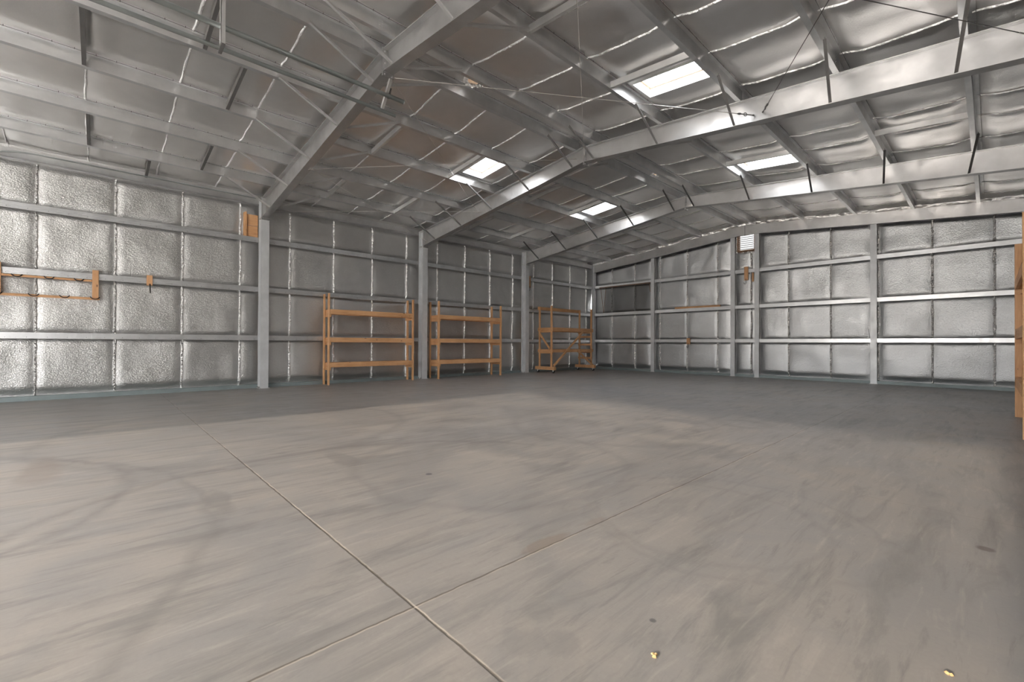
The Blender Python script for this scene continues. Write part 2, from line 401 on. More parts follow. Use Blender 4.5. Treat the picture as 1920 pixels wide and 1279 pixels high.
# door jambs of the openings
for i, (a, b, h) in enumerate(ds):
    m_ = MB(); m_.box(W - .02, W + .25, a - .12, a, 0, h + .12); m_.box(W - .02, W + .25, b, b + .12, 0, h + .12); m_.box(W - .02, W + .25, a, b, h, h + .12)
    struct(m_.build('door_%d' % (i + 1), M_steel))
a, b, h = BACKDOOR
m_ = MB(); m_.box(a - .12, a, BACK - .25, BACK + .02, 0, h + .12); m_.box(b, b + .12, BACK - .25, BACK + .02, 0, h + .12); m_.box(a, b, BACK - .25, BACK + .02, h, h + .12)
struct(m_.build('door_2', M_steel))

# ------------------------------------------------------------------ roof foil
PX = [1.12, 2.57, 4.06, 5.54, 7.0, 7.6, 9.17, 10.65, 12.06, 13.43]
EDG = [-.19] + PX + [W + .19]
SEAM_C = [-5.0, -3.8, -2.6, -1.4, -.2, 1.0, 2.2, 3.42, 4.62, 5.72, 6.8, 8.05, 9.4, 10.8, 11.75, 13.0, 14.2, 15.4, 16.6, 17.8]
HOLES = [(7.30, 4.93, .16), (7.32, 11.35, .14)]
def ceil(x, y):
    base = roof(x) + .205
    t = 1
    for i in range(len(EDG) - 1):
        if EDG[i] <= x <= EDG[i + 1]:
            wdt = EDG[i + 1] - EDG[i]; lo = x - EDG[i]; hi = EDG[i + 1] - x
            t = sstep((lo - .03) / .32) * sstep((hi - .03) / .32) if wdt > .8 else .4 * sstep(lo / .2) * sstep(hi / .2); break
    ds_ = min(abs(y - s) for s in SEAM_C)
    amp = .055 if x < RX else .065
    n1 = noise.noise(Vector((x * .8, y * .9, 2))) * .03 + noise.noise(Vector((x * 1.0, y * 2.4, 8))) * (.008 if x < RX else .020)
    sag = t * (amp + n1 - .022 * math.exp(-(ds_ / .10) ** 2))
    for bx_, by_ in ((4.85, -.02), (4.85, 1.92), (1.85, 1.90)):
        q = ((x - bx_) / .5) ** 2 + ((y - by_) / .17) ** 2
        if q < 4: sag += .022 * math.exp(-q * q)
    for x0, x1, y0, y1, s in SKY:
        if x0 - .3 < x < x1 + .3 and y0 - .35 < y < y1 + .35:
            q = max(0, max(x0 - x, x - x1), max(y0 - y, y - y1)); sag *= sstep(q / .3)
    if y > D - .55: sag = sag * (1 - sstep((y - D + .55) / .5)) + .10 * sstep((y - D + .35) / .4)
    return base - sag
def hole(x, y):
    for x0, x1, y0, y1, s in SKY:
        if x0 < x < x1 and y0 < y < y1: return True
    for hx, hy, r in HOLES:
        if (x - hx) ** 2 + (y - hy) ** 2 < (r * .9) ** 2: return True
    return False
exx = [v for s in SKY for v in s[:2]] + EDG + [RX] + [h[0] + k * .03 for h in HOLES for k in range(-6, 7)]
exy = [v for s in SKY for v in s[2:4]] + [h[1] + k * .03 for h in HOLES for k in range(-6, 7)]
mb = grid(lin(-.19, W + .19, .065, exx), lin(BACK - .02, D + .2, .065, exy), lambda x, y: (x, y, ceil(x, y)), hole)
for k, s in enumerate(SEAM_C):
    if s < -2.7: continue
    for i in range(len(EDG) - 1):
        x0, x1 = EDG[i] + .04, EDG[i + 1] - .04
        if x1 - x0 < .7: continue
        if any(a - .1 < (x0 + x1) / 2 < b + .1 and c_ - .1 < s < d_ + .1 for a, b, c_, d_, _ in SKY): continue
        jit = random.uniform(-.05, .05)
        crumple(mb, (x0, s, 0), (x1, s + jit, 0), Vector((0, 0, -1)), Vector((0, 1, 0)), .032, lambda p: -ceil(p.x, p.y), k * 5.1 + i, amp=.008, st=.03, nu=4)
struct(mb.build('ceiling', [M_foilC, M_tape], smooth=True))

# crumpled foil between end rafter and roof
mb = MB(); n_s = int(W / .03); nu = 12; 
for i in range(n_s + 1):
    x = W * i / n_s
    for j in range(nu):
        t = j / (nu - 1); z = roof(x) + .03 + t * .20
        o_ = .035 * noise.noise(Vector((x * 6, t * 2.2, 1))) + .02 * noise.noise(Vector((x * 17, t * 5, 7)))
        mb.v.append((x, D + .03 - .10 * t + o_, z))
for i in range(n_s):
    for j in range(nu - 1):
        a = i * nu + j; mb.f.append((a, a + nu, a + nu + 1, a + 1)); mb.m.append(0)
struct(mb.build('trim_3', M_tape, smooth=True))
# ------------------------------------------------------------------ skylights
for i, (x0, x1, y0, y1, s) in enumerate(SKY):
    xm = (x0 + x1) / 2; ym = (y0 + y1) / 2; sl = .096 if not s else -.09
    rz = lambda x: roof(x)
    m_ = MB(); t_ = .02
    def wallp(xa, ya, xb, yb):
        za, zb = roof(xa) + .19, roof(xb) + .19
        m_.add([(xa, ya, za), (xb, yb, zb), (xb, yb, zb + .26), (xa, ya, za + .26)], [(0, 1, 2, 3)])
    e = .0
    wallp(x0, y0, x1, y0); wallp(x1, y0, x1, y1); wallp(x1, y1, x0, y1); wallp(x0, y1, x0, y0)
    o = struct(m_.build('window_%d' % (i + 1), M_white, origin=(xm, ym, roof(xm))))
    f_ = MB(); wd = .035
    for (xa, ya, xb, yb) in ((x0, y0 + wd / 2, x1, y0 + wd / 2), (x0, y1 - wd / 2, x1, y1 - wd / 2), (x0 + wd / 2, y0, x0 + wd / 2, y1), (x1 - wd / 2, y0, x1 - wd / 2, y1)):
        f_.bar((xa, ya, roof(xa) + .36), (xb, yb, roof(xb) + .36), wd, .03)
    f_.build('window_frame', M_rim, o, origin=(xm, ym, roof(xm)))
    gl = bpy.data.materials.get('clear_acrylic_dome')
    if gl is None:
        gl = bpy.data.materials.new('clear_acrylic_dome'); gl.use_nodes = True; g_ = gl.node_tree; g_.nodes.clear()
        a_ = g_.nodes.new('ShaderNodeBsdfTransparent'); a_.inputs[0].default_value = (.95, .96, .97, 1)
        b2 = g_.nodes.new('ShaderNodeBsdfGlossy'); b2.inputs['Roughness'].default_value = .05
        mx = g_.nodes.new('ShaderNodeMixShader'); mx.inputs[0].default_value = .06; ot = g_.nodes.new('ShaderNodeOutputMaterial')
        g_.links.new(a_.outputs[0], mx.inputs[1]); g_.links.new(b2.outputs[0], mx.inputs[2]); g_.links.new(mx.outputs[0], ot.inputs[0])
    us = [x0 + (x1 - x0) * k / 10 for k in range(11)]; vs = [y0 + (y1 - y0) * k / 8 for k in range(9)]
    dm = grid(us, vs, lambda x, y: (x, y, roof(x) + .385 + .07 * math.sin(math.pi * (x - x0) / (x1 - x0)) * math.sin(math.pi * (y - y0) / (y1 - y0))))
    dm.build('window_pane', gl, o, origin=(xm, ym, roof(xm)), smooth=True)

# torn round vent holes in the roof foil near the ridge
for i, (hx, hy, r) in enumerate(HOLES):
    t = thing('roof_vent_pipe', (hx, hy, roof(hx)), ['round roof vent opening with torn foil edge, nearer of the two by the ridge',
              'small round roof vent opening with torn foil edge beyond the middle rafter'][i], 'roof vent', 'round vent openings along the ridge')
    m_ = MB(); n = 24
    for k in range(n):
        a = 2 * math.pi * k / n; b = 2 * math.pi * (k + 1) / n
        m_.add([(hx + r * math.cos(a), hy + r * math.sin(a), roof(hx) + .19), (hx + r * math.cos(b), hy + r * math.sin(b), roof(hx) + .19),
                (hx + r * math.cos(b), hy + r * math.sin(b), roof(hx) + .5), (hx + r * math.cos(a), hy + r * math.sin(a), roof(hx) + .5)], [(0, 1, 2, 3)])
    m_.build('pipe_wall', M_rim, t, origin=(hx, hy, roof(hx)))
    m_ = MB(); m_.tube([(hx, hy, roof(hx) + .49), (hx, hy, roof(hx) + .50)], r, 24)
    m_.build('pipe_cap', M_white, t, origin=(hx, hy, roof(hx)))
    m_ = MB(); rings = 6; n = 70
    for q in range(rings):
        for k in range(n):
            a = 2 * math.pi * k / n
            rr = r * (.80 + .10 * q) + .02 * noise.noise(Vector((k * .6, q * .9, i)))
            m_.v.append((hx + rr * math.cos(a), hy + rr * math.sin(a), ceil(hx, hy) - .02 + .03 * noise.noise(Vector((k * .5, q * 1.1, i + 4)))))
    for q in range(rings - 1):
        for k in range(n):
            a = q * n + k; b = q * n + (k + 1) % n; m_.f.append((a, b, b + n, a + n)); m_.m.append(0)
    m_.build('torn_foil_rim', M_tape, t, origin=(hx, hy, roof(hx)))

# ------------------------------------------------------------------ base trim of walls
def baseb(nm, b): struct(b.build(nm, M_green))
baseb('baseboard_left', MB().box(-.03, 0, BACK, C1 - .1, 0, .095).box(-.03, 0, C1 + .1, C2 - .1, 0, .095).box(-.03, 0, C2 + .1, C3 - .1, 0, .095).box(-.03, 0, C3 + .1, D, 0, .095).box(-.19, -.03, BACK, D, .085, .095))
b_ = MB()
PB = [.12, 3.23, 3.40, 6.67, 6.84, 7.54, 7.71, 10.99, 11.16, W]
for k in range(0, 9, 2): b_.box(PB[k], PB[k + 1], D, D + .03, 0, .095)
b_.box(0, W, D + .03, D + .19, .085, .095)
baseb('baseboard_far', b_)
baseb('baseboard_right', MB().box(W, W + .03, 7.97, D, 0, .095).box(W, W + .03, -2.2, 3.6, 0, .095))

# ------------------------------------------------------------------ columns
def column(y, side, label, group):
    s = 1 if side == 'L' else -1; x0 = 0 if side == 'L' else W
    X_ = lambda v: x0 + s * v
    def bx(a, b, *r): lo, hi = sorted((X_(a), X_(b))); return (lo, hi, *r)
    t = thing('steel_column', (X_(.13), y, 0), label, 'column', group)
    og = (X_(.13), y, 0)
    zt = 5.12
    MB().box(*bx(.012, .248, y - .004, y + .004, .012, zt)).build('web', M_col, t, og)
    MB().box(*bx(0, .012, y - .1, y + .1, .012, zt)).build('outer_flange', M_col, t, og)
    MB().box(*bx(.248, .26, y - .1, y + .1, .012, 4.60)).build('inner_flange', M_col, t, og)
    MB().box(*bx(-.03, .30, y - .13, y + .13, 0, .012)).build('base_plate', M_steel, t, og)
    b = MB()
    for dx in (.06, .2):
        for dy in (-.115, .115):
            cx = X_(dx); b.tube([(cx, y + dy, .012), (cx, y + dy, .05)], .011, 6)
    b.build('anchor_bolt', M_dark, t, og)
    MB().box(*bx(.012, .26, y - .1, y - .004, 4.60, 4.612)).box(*bx(.012, .26, y + .004, y + .1, 4.60, 4.612)).build('stiffener_plate', M_steel, t, og)
    c = MB(); p = [(X_(0), y - .1, zt), (X_(.262), y - .1, zt + .025), (X_(.262), y + .1, zt + .025), (X_(0), y + .1, zt)]
    c.add(p + [(a_, b__, z + .012) for a_, b__, z in p], [(0, 1, 2, 3), (7, 6, 5, 4), (0, 4, 5, 1), (1, 5, 6, 2), (2, 6, 7, 3), (3, 7, 4, 0)])
    c.build('cap_plate', M_steel, t, og)
    MB().box(*bx(.262, .274, y - .1, y + .1, 4.55, 5.14)).build('connection_plate', M_steel, t, og)
    return t
PLACE = ['nearest the camera, left of the first shelving', 'between the two tall shelving units', 'between the second shelving unit and the rolling scaffold']
for y, pl in zip((C1, C2, C3), PLACE): column(y, 'L', 'grey steel wall column standing ' + pl, 'columns along the left wall')
for y, pl in zip((C1, C2, C3), ('before the open door', 'just past the open door', 'beyond the lumber rack')): column(y, 'R', 'grey steel column on the right wall ' + pl, 'columns along the right wall')
t = thing('corner_column', (.06, D + .06, 0), 'slim grey steel column in the far left corner', 'column')
MB().box(0, .012, D - .06, D + .1, 0, 5.12).build('outer_flange', M_col, t, (.06, D + .06, 0))
MB().box(.012, .112, D + .016, D + .026, 0, 5.12).build('web', M_col, t, (.06, D + .06, 0))
MB().box(.112, .124, D - .06, D + .1, 0, 4.82).build('inner_flange', M_col, t, (.06, D + .06, 0))
t.location = (.06, D + .06, 0)
for i, (x0, wd, lab) in enumerate([(3.23, .16, 'slim grey end wall post, first from the left corner'), (6.67, .16, 'slim grey end wall post on the left of the louvered vent'),
                                   (7.54, .16, 'slim grey end wall post on the right of the louvered vent'), (10.99, .165, 'slim grey end wall post on the right, nearest the lumber rack')]):
    og = (x0 + wd / 2, D + .08, 0); t = thing('end_wall_post', og, lab, 'post', 'posts of the far end wall')
    zt = min(roof(x0), roof(x0 + wd)) - .345
    MB().box(x0, x0 + wd, D - .02, D - .008, .012, zt).build('front_flange', M_col, t, og)
    MB().box(x0 + wd / 2 - .004, x0 + wd / 2 + .004, D - .008, D + .155, .012, zt).build('web', M_steel, t, og)
    MB().box(x0, x0 + wd, D + .155, D + .165, .012, zt).build('back_flange', M_steel, t, og)
    MB().box(x0 - .02, x0 + wd + .02, D - .045, D + .165, 0, .012).build('base_plate', M_steel, t, og)

# ------------------------------------------------------------------ rafters
def rafter(y, label, hasL=True, far=False):
    t = thing('tapered_rafter', (RX, y, 5.461), label, 'rafter', 'roof rafters')
    og = (RX, y, 5.461); hw = .085; th = .012
    XL, XR_ = .275, W - .275
    def slab(xa, za, xb, zb, y0, y1, h, mb):
        mb.add([(xa, y0, za), (xb, y0, zb), (xb, y1, zb), (xa, y1, za), (xa, y0, za + h), (xb, y0, zb + h), (xb, y1, zb + h), (xa, y1, za + h)],
               [(0, 3, 2, 1), (4, 5, 6, 7), (0, 1, 5, 4), (1, 2, 6, 5), (2, 3, 7, 6), (3, 0, 4, 7)])
    for xa, xb in ((XL, RX), (RX, XR_)):
        m = MB(); e = 1e-4; r = roofL if xb <= RX + .01 else roofR; q = botL if xb <= RX + .01 else botR
        m.add([(xa, y - .004, q(xa)), (xb, y - .004, q(xb)), (xb, y - .004, r(xb)), (xa, y - .004, r(xa)),
               (xa, y + .004, q(xa)), (xb, y + .004, q(xb)), (xb, y + .004, r(xb)), (xa, y + .004, r(xa))],
              [(0, 1, 2, 3), (7, 6, 5, 4), (0, 4, 5, 1), (1, 5, 6, 2), (2, 6, 7, 3), (3, 7, 4, 0)])
        m.build('web', M_beam, t, og)
        m = MB(); slab(xa, r(xa) - th, xb, r(xb) - th, y - hw, y + hw, th, m); m.build('top_flange', M_beam, t, og)
        m = MB(); slab(xa, q(xa), xb, q(xb), y - hw, y + hw, th, m); m.build('bottom_flange', M_beam, t, og)
    zb, zt = botL(RX), roofL(RX)
    m = MB()
    for s in (-1, 1): m.box(RX + s * .008 - .006, RX + s * .008 + .006, y - hw - .01, y + hw + .01, zb - .07, zt + .0)
    m.build('ridge_splice_plate', M_beam, t, og)
    m = MB()
    for dz in (-.045, .03, .12, zt - zb - .05):
        for dy in (-.06, .06):
            m.tube([(RX - .035, y + dy, zb + dz), (RX + .035, y + dy, zb + dz)], .012, 6)
    m.build('splice_bolt', M_steel, t, og)
    for s, xx in ((1, .282), (-1, W - .282)):
        MB().box(xx - .007, xx + .007, y - .1, y + .1, 4.555, 5.13).build('end_plate', M_beam, t, og)
    # knee braces from the purlins down to the bottom flange
    for px in PX:
        for sd in (-1, 1):
            a = Vector((px + .04, y + sd * 1.12, roof(px) + .012)); b = Vector((px - .14 if px < RX else px - .11, y + sd * .075, bot(px - .12) + .03))
            m = MB(); m.bar(a, b, .045, .005, up=(1, 0, 0)); d = (b - a).normalized(); n_ = d.cross(Vector((1, 0, 0))).normalized()
            m.bar(a + n_ * .02 * 1, b + n_ * .02 * 1, .005, .04, up=(1, 0, 0))
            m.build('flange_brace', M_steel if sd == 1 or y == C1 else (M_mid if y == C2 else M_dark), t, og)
    return t
rafter(C1, 'grey steel rafter crossing the upper left, nearest the camera')
rafter(C2, 'grey steel rafter crossing the middle of the roof with a cable turnbuckle')
rafter(C3, 'grey steel rafter nearest the far end wall')
# end wall rafter
t = thing('end_wall_rafter', (RX, D - .05, 5.45), 'grey channel rafter along the top of the far end wall', 'rafter'); og = (RX, D - .05, 5.45)
for a, b in ((.13, RX), (RX, W - .05)):
    r = roofL if b <= RX else roofR
    m = MB(); m.add([(a, D - .05, r(a) - .345), (b, D - .05, r(b) - .345), (b, D - .05, r(b) + .01), (a, D - .05, r(a) + .01),
                     (a, D - .038, r(a) - .345), (b, D - .038, r(b) - .345), (b, D - .038, r(b) + .01), (a, D - .038, r(a) + .01)],
                    [(0, 1, 2, 3), (7, 6, 5, 4), (0, 4, 5, 1), (1, 5, 6, 2), (2, 6, 7, 3), (3, 7, 4, 0)]); m.build('web', M_beam, t, og)
    for dz, nm in ((-.345, 'bottom_flange'), (.0, 'top_flange')):
        m = MB(); z0 = r(a) + dz; z1 = r(b) + dz
        m.add([(a, D - .038, z0), (b, D - .038, z1), (b, D + .06, z1), (a, D + .06, z0), (a, D - .038, z0 + .01), (b, D - .038, z1 + .01), (b, D + .06, z1 + .01), (a, D + .06, z0 + .01)],
              [(0, 3, 2, 1), (4, 5, 6, 7), (0, 1, 5, 4), (1, 2, 6, 5), (2, 3, 7, 6), (3, 0, 4, 7)]); m.build(nm, M_beam, t, og)
MB().box(RX - .006, RX + .006, D - .053, D - .05, 5.40, 5.83).build('splice_line', M_gap, t, og)  # thin near-black strip marking the joint of the two rafter halves

# ------------------------------------------------------------------ purlins, one per line and bay
BAYS = [(BACK, C1, 'in the front bay'), (C1, C2, 'in the second bay'), (C2, C3, 'in the third bay'), (C3, D, 'in the last bay')]
PN = ['lowest roof purlin on the left slope', 'second roof purlin up the left slope', 'third roof purlin up the left slope', 'fourth roof purlin up the left slope', 'roof purlin on the left of the ridge',
      'roof purlin on the right of the ridge', 'first roof purlin down the right slope from the ridge', 'second roof purlin down the right slope from the ridge', 'third roof purlin down the right slope from the ridge', 'lowest roof purlin on the right slope']
for pi, px in enumerate(PX):
    z = roof(px); sl = .096 if px < RX else -.09
    for bi, (y0, y1, bn) in enumerate(BAYS):
        og = (px, (y0 + y1) / 2, z); a0, a1 = y0 + .005, y1 - .005 - (.05 if bi == 3 else 0)
        t = thing('roof_purlin', og, 'galvanized %s, %s' % (PN[pi], bn), 'purlin', 'roof purlins')
        MB().box(px - .0025, px + .0025, a0, a1, z, z + .2).build('web', M_purlin, t, og)
        m = MB(); m.add([(px - .07, a0, z - sl * .07), (px, a0, z), (px, a1, z), (px - .07, a1, z - sl * .07), (px - .07, a0, z + .004 - sl * .07), (px, a0, z + .004), (px, a1, z + .004), (px - .07, a1, z + .004 - sl * .07)],
                        [(0, 3, 2, 1), (4, 5, 6, 7), (0, 1, 5, 4), (1, 2, 6, 5), (2, 3, 7, 6), (3, 0, 4, 7)])
        m.box(px - .074, px - .07, a0, a1, z - sl * .07, z + .02 - sl * .07)
        m.build('bottom_flange', M_purlin, t, og)
        m = MB(); m.add([(px, a0, z + .196), (px + .07, a0, z + .196 + sl * .07), (px + .07, a1, z + .196 + sl * .07), (px, a1, z + .196), (px, a0, z + .2), (px + .07, a0, z + .2 + sl * .07), (px + .07, a1, z + .2 + sl * .07), (px, a1, z + .2)],
                        [(0, 3, 2, 1), (4, 5, 6, 7), (0, 1, 5, 4), (1, 2, 6, 5), (2, 3, 7, 6), (3, 0, 4, 7)])
        m.box(px + .07, px + .074, a0, a1, z + .18 + sl * .07, z + .2 + sl * .07)
        m.build('top_flange', M_purlin, t, og)
        m = MB(); zz = z + .178 + sl * .078; m.box(px + .0745, px + .0765, a0, a1, zz, zz + .006)
        yy = a0 + .15
        while yy < a1:
            m.box(px + .0745, px + .0765, yy, yy + .008, zz - .005, zz + .028); yy += .24
        m.build('insulation_retainer', M_dark, t, og)
        m = MB()
        for k in range(4):
            for kk in (0, 1):
                for ye in (a0 + .28 + .05 * kk, a1 - .28 - .05 * kk):
                    m.tube([(px + .0025, ye, z + .04 + k * .035), (px + .009, ye, z + .04 + k * .035)], .006, 5)
        m.build('lap_bolt', M_steel, t, og)

# eave struts
for sd in ('L', 'R'):
    for bi, (y0, y1, bn) in enumerate(BAYS):
        a0, a1 = y0 + .01, y1 - .01
        x0 = 0 if sd == 'L' else W; s = 1 if sd == 'L' else -1
        og = (x0, (y0 + y1) / 2, 5.02)
        t = thing('eave_strut', og, 'galvanized eave strut along the top of the %s wall, %s' % ('left' if sd == 'L' else 'right', bn), 'eave strut', 'eave struts')
        yb0, yb1 = a0, a1
        MB().box(*sorted((x0 - s * .03, x0 - s * .026)), yb0, yb1, 5.02, 5.20).build('web', M_purlin, t, og)
        MB().box(*sorted((x0 - s * .026, x0 - s * .16)), yb0, yb1, 5.02, 5.024).build('bottom_flange', M_purlin, t, og)

# ------------------------------------------------------------------ girts
LV = ['lowest', 'middle', 'upper']
GB = [(BACK, C1 - .1), (C1 + .1, C2 - .1), (C2 + .1, C3 - .1), (C3 + .1, D)]
GN = ['left of the first column', 'behind the first shelving unit', 'behind the second shelving unit', 'behind the rolling scaffold']
def girt(x0, x1, y0, y1, z, along, lab, group):
    """face at x0 (left wall, looking +x) or y0 (far wall, looking -y)"""
    og = ((x0 + x1) / 2, (y0 + y1) / 2, z)
    t = thing('wall_girt', og, lab, 'girt', group)
    if along == 'y':
        MB().box(-.004, 0, y0, y1, z, z + .066).build('upper_lip', M_girt, t, og)
        MB().box(-.188, 0 - .004, y0, y1, z - .004, z).build('web', M_girt, t, og)
        m = MB().box(-.016, -.012, y0, y1, z - .062, z - .004).box(-.03, -.016, y0, y1, z - .062, z - .058); m.build('lower_lip', M_girt, t, og)
        MB().box(-.188, -.184, y0, y1, z - .064, z - .004).build('back_flange', M_girt, t, og)
        m = MB(); yy = y0 + .2
        while yy < y1 and y0 < 5:
            m.tube([(-.012, yy, z - .03), (-.006, yy, z - .03)], .006, 6); yy += .3
        if m.v: m.build('screw_head', M_dark, t, og)
    else:
        MB().box(x0, x1, D, D + .004, z, z + .066).build('upper_lip', M_girt, t, og)
        MB().box(x0, x1, D + .004, D + .188, z - .004, z).build('web', M_girt, t, og)
        MB().box(x0, x1, D + .012, D + .016, z - .062, z - .004).build('lower_lip', M_girt, t, og)
        MB().box(x0, x1, D + .184, D + .188, z - .064, z - .004).build('back_flange', M_girt, t, og)
for li, z in enumerate((1.362, 2.69, 4.04)):
    for bi, (y0, y1) in enumerate(GB):
        girt(-.19, 0, y0, y1, z, 'y', 'galvanized %s girt on the left wall, %s' % (LV[li], GN[bi]), 'girts of the left wall')
FB = [(.13, 3.23), (3.39, 6.67), (6.83, 7.54), (7.70, 10.99), (11.155, W)]
FN = ['beside the left corner', 'left of the vent posts', 'between the two vent posts', 'right of the vent posts', 'at the right end by the lumber rack']
for li, z in enumerate((1.385, 2.69, 4.06)):
    for bi, (x0, x1) in enumerate(FB):
        girt(x0, x1, D, D + .19, z, 'x', 'galvanized %s girt on the far end wall, %s' % (LV[li], FN[bi]), 'girts of the far end wall')

# ------------------------------------------------------------------ blocking channels between purlins
BL = [(4, 3, -.22, 'near the left edge of the photo high up'), (7.0, 5.54, 1.12, 'under the pipe hanger at the top left'), (5.54, 4.06, 1.68, 'in the fourth row of the first bay'), (2.57, 1.12, -.2, 'low at the far left'),
      (2.57, 1.12, 1.7, 'low in the first bay'), (1.12, 0, .77, 'against the left eave'), (5.54, 4.06, 4.5, 'right after the first rafter'), (5.54, 4.06, 6.6, 'beside the left skylight of the second bay'),
      (2.57, 1.12, 6.65, 'low on the left slope of the second bay'), (2.57, 1.12, 4.58, 'low behind the first rafter'), (10.65, 9.17, 4.43, 'at the top middle of the photo'), (10.65, 9.17, 6.42, 'beside the large right skylight'),
      (10.65, 9.17, 11.33, 'beside the far right skylight'), (13.43, 12.06, 11.25, 'on the right in the third bay'), (5.54, 4.06, 11.45, 'beside the far left skylight'), (5.54, 4.06, 9.5, 'on the left slope behind the middle rafter'),
      (2.57, 1.12, 11.5, 'low on the left slope of the third bay'), (2.57, 1.12, 9.5, 'low behind the middle rafter'), (10.65, 9.17, 14.6, 'on the right slope by the end wall'), (13.43, 12.06, 14.9, 'far right by the end wall'),
      (2.57, 1.12, 14.7, 'low on the left slope by the corner'), (5.54, 4.06, 14.7, 'on the left slope by the end wall')]
BL[0] = (5.54, 4.06, -.22, BL[0][3])
for xa, xb, y, lab in BL:
    xb_ = max(xb, .0); a, b = xb_ + .005, xa - .075
    og = ((a + b) / 2, y, roof((a + b) / 2))
    m = MB(); za, zb = roof(a), roof(b)
    for (y0, y1, z0, z1) in ((y - .002, y + .002, .01, .115), (y, y + .05, .01, .014), (y, y + .05, .111, .115)):
        m.add([(a, y0, za + z0), (b, y0, zb + z0), (b, y1, zb + z0), (a, y1, za + z0), (a, y0, za + z1), (b, y0, zb + z1), (b, y1, zb + z1), (a, y1, za + z1)],
              [(0, 3, 2, 1), (4, 5, 6, 7), (0, 1, 5, 4), (1, 2, 6, 5), (2, 3, 7, 6), (3, 0, 4, 7)])
    tag(m.build('purlin_blocking', M_dark if y < 3 else M_steel, origin=og), 'short dark steel blocking channel between purlins, ' + lab, 'blocking', 'blocking between purlins')

# ------------------------------------------------------------------ cross bracing rods
RN = [(.45, 4.80), (3.45, 5.15), (7.05, 5.60), (10.85, 5.25), (13.95, 4.85)]
rods = [((7.30, 5.33), (3.2, 5.15), 'thin bracing rod from the first rafter ridge down to the middle rafter'),
        ((3.55, 5.0), (6.95, 5.62), 'thin bracing rod rising from the first rafter to the middle rafter ridge'),
        ((.35, 4.78), (3.40, 5.13), 'thin bracing rod rising from the first column top to the middle rafter'),
        ((3.65, 5.0), (.4, 4.75), 'thin bracing rod dropping to the middle column top'),
        ((7.38, 5.32), (10.85, 5.20), 'thin bracing rod with ring turnbuckle on the middle rafter right side'),
        ((10.9, 5.35), (7.18, 5.62), 'steep thin bracing cable hanging at the ridge of the middle rafter'),
        ((14.0, 4.95), (10.98, 5.20), 'dark bracing cable with turnbuckle at upper right on the middle rafter'),
        ((10.7, 5.30), (14.0, 4.98), 'short dark bracing rod at the upper right corner of the photo')]
for i, (a, b, lab) in enumerate(rods):
    A = Vector((a[0], C1 + .02, a[1])); B = Vector((b[0], C2 - .02, b[1])); og = (A + B) / 2
    t = thing('bracing_rod', og, lab, 'bracing rod', 'roof bracing rods')
    dk = i in (6, 7)
    m = MB(); m.tube([A, B], .0055, 6); m.build('rod', M_dark if dk else M_wire, t, og)
    d = (A - B).normalized(); m = MB(); P0 = B + d * .05
    if i in (4, 6):
        m.tube([B, B + d * .32], .009, 6)
        cc = B + d * .17; e1 = d; e2 = Vector((0, 0, 1)).cross(d).cross(d).normalized()
        m.tube([cc + (e1 * math.cos(k * math.pi / 8) + e2 * math.sin(k * math.pi / 8)) * .028 for k in range(17)], .007, 6)
        m.tube([B + d * .26, B + d * .30], .018, 6); m.tube([B + d * .01, B + d * .03], .016, 6)
        m.build('turnbuckle', M_dark, t, og)
    else:
        m.tube([B + d * .02, B + d * .26], .010, 6); m.build('threaded_end', M_wire, t, og)

# ------------------------------------------------------------------ pipes under the roof
def pipe(x, z, y0, y1, r, name, lab):
    og = (x, (y0 + y1) / 2, z); m = MB(); m.tube([(x, y0, z), (x, y1, z)], r, 12)
    t = thing(name, og, lab, 'pipe', 'door track pipes'); m.build('tube', M_green2, t, og, smooth=True)
    c = MB(); c.tube([(x, y1, z), (x, y1 + .004, z)], r * 1.05, 12); c.build('end_cap', M_steel, t, og)
    return t
M_green2 = steel('grey_green_steel', (.42, .45, .44), .7, .38)
pipe(7.1, 5.175, BACK + .3, 3.62, .034, 'hanging_pipe', 'upper of the two long grey pipes hung below the roof at upper left')
m = pipe(6.95, 4.985, BACK + .3, 3.55, .028, 'hanging_pipe', 'lower of the two long grey pipes hung below the roof at upper left')
t = thing('pipe_hanger', (7.05, 3.30, 5.39), 'short bent steel hanger under the ridge joint carrying the two pipes', 'hanger'); og = (7.05, 3.30, 5.39)
m = MB(); m.bar((7.24, 3.30, 5.37), (6.96, 3.30, 5.02), .05, .008, up=(0, 1, 0)); m.bar((7.24, 3.325, 5.37), (6.96, 3.325, 5.02), .006, .05, up=(0, 1, 0)); m.build('strap', M_steel, t, og)
m = MB(); m.bar((7.05, 3.36, 5.16), (7.12, 3.36, 5.30), .06, .05, up=(0, 1, 0)); m.build('clamp', M_dark, t, og)
t = thing('pipe_hanger', (7.1, 1.12, 5.25), 'vertical steel channel hanging from the purlins down to the pipes at upper left', 'hanger'); og = (7.1, 1.12, 5.25)
MB().box(7.06, 7.14, 1.08, 1.086, 4.96, roof(7.1) + .1).box(7.06, 7.066, 1.08, 1.13, 4.96, roof(7.1) + .1).box(7.134, 7.14, 1.08, 1.13, 4.96, roof(7.1) + .1).build('channel', M_steel, t, og)
MB().box(6.9, 7.14, 1.09, 1.13, 4.94, 4.955).build('foot_clip', M_dark, t, og)
# conduit along the eave
m = MB(); pts = [(.10, -1.75, 4.85), (.10, -1.6, 4.97), (.10, -1.45, 5.06), (.10, -1.25, 5.11), (.10, -1.0, 5.13), (.10, C1 + .35, 5.14)]
m.tube(pts, .016, 8); tag(m.build('eave_conduit', M_green2, origin=(.1, .8, 5.1), smooth=True), 'thin grey conduit bending along the left eave to the first column', 'conduit')

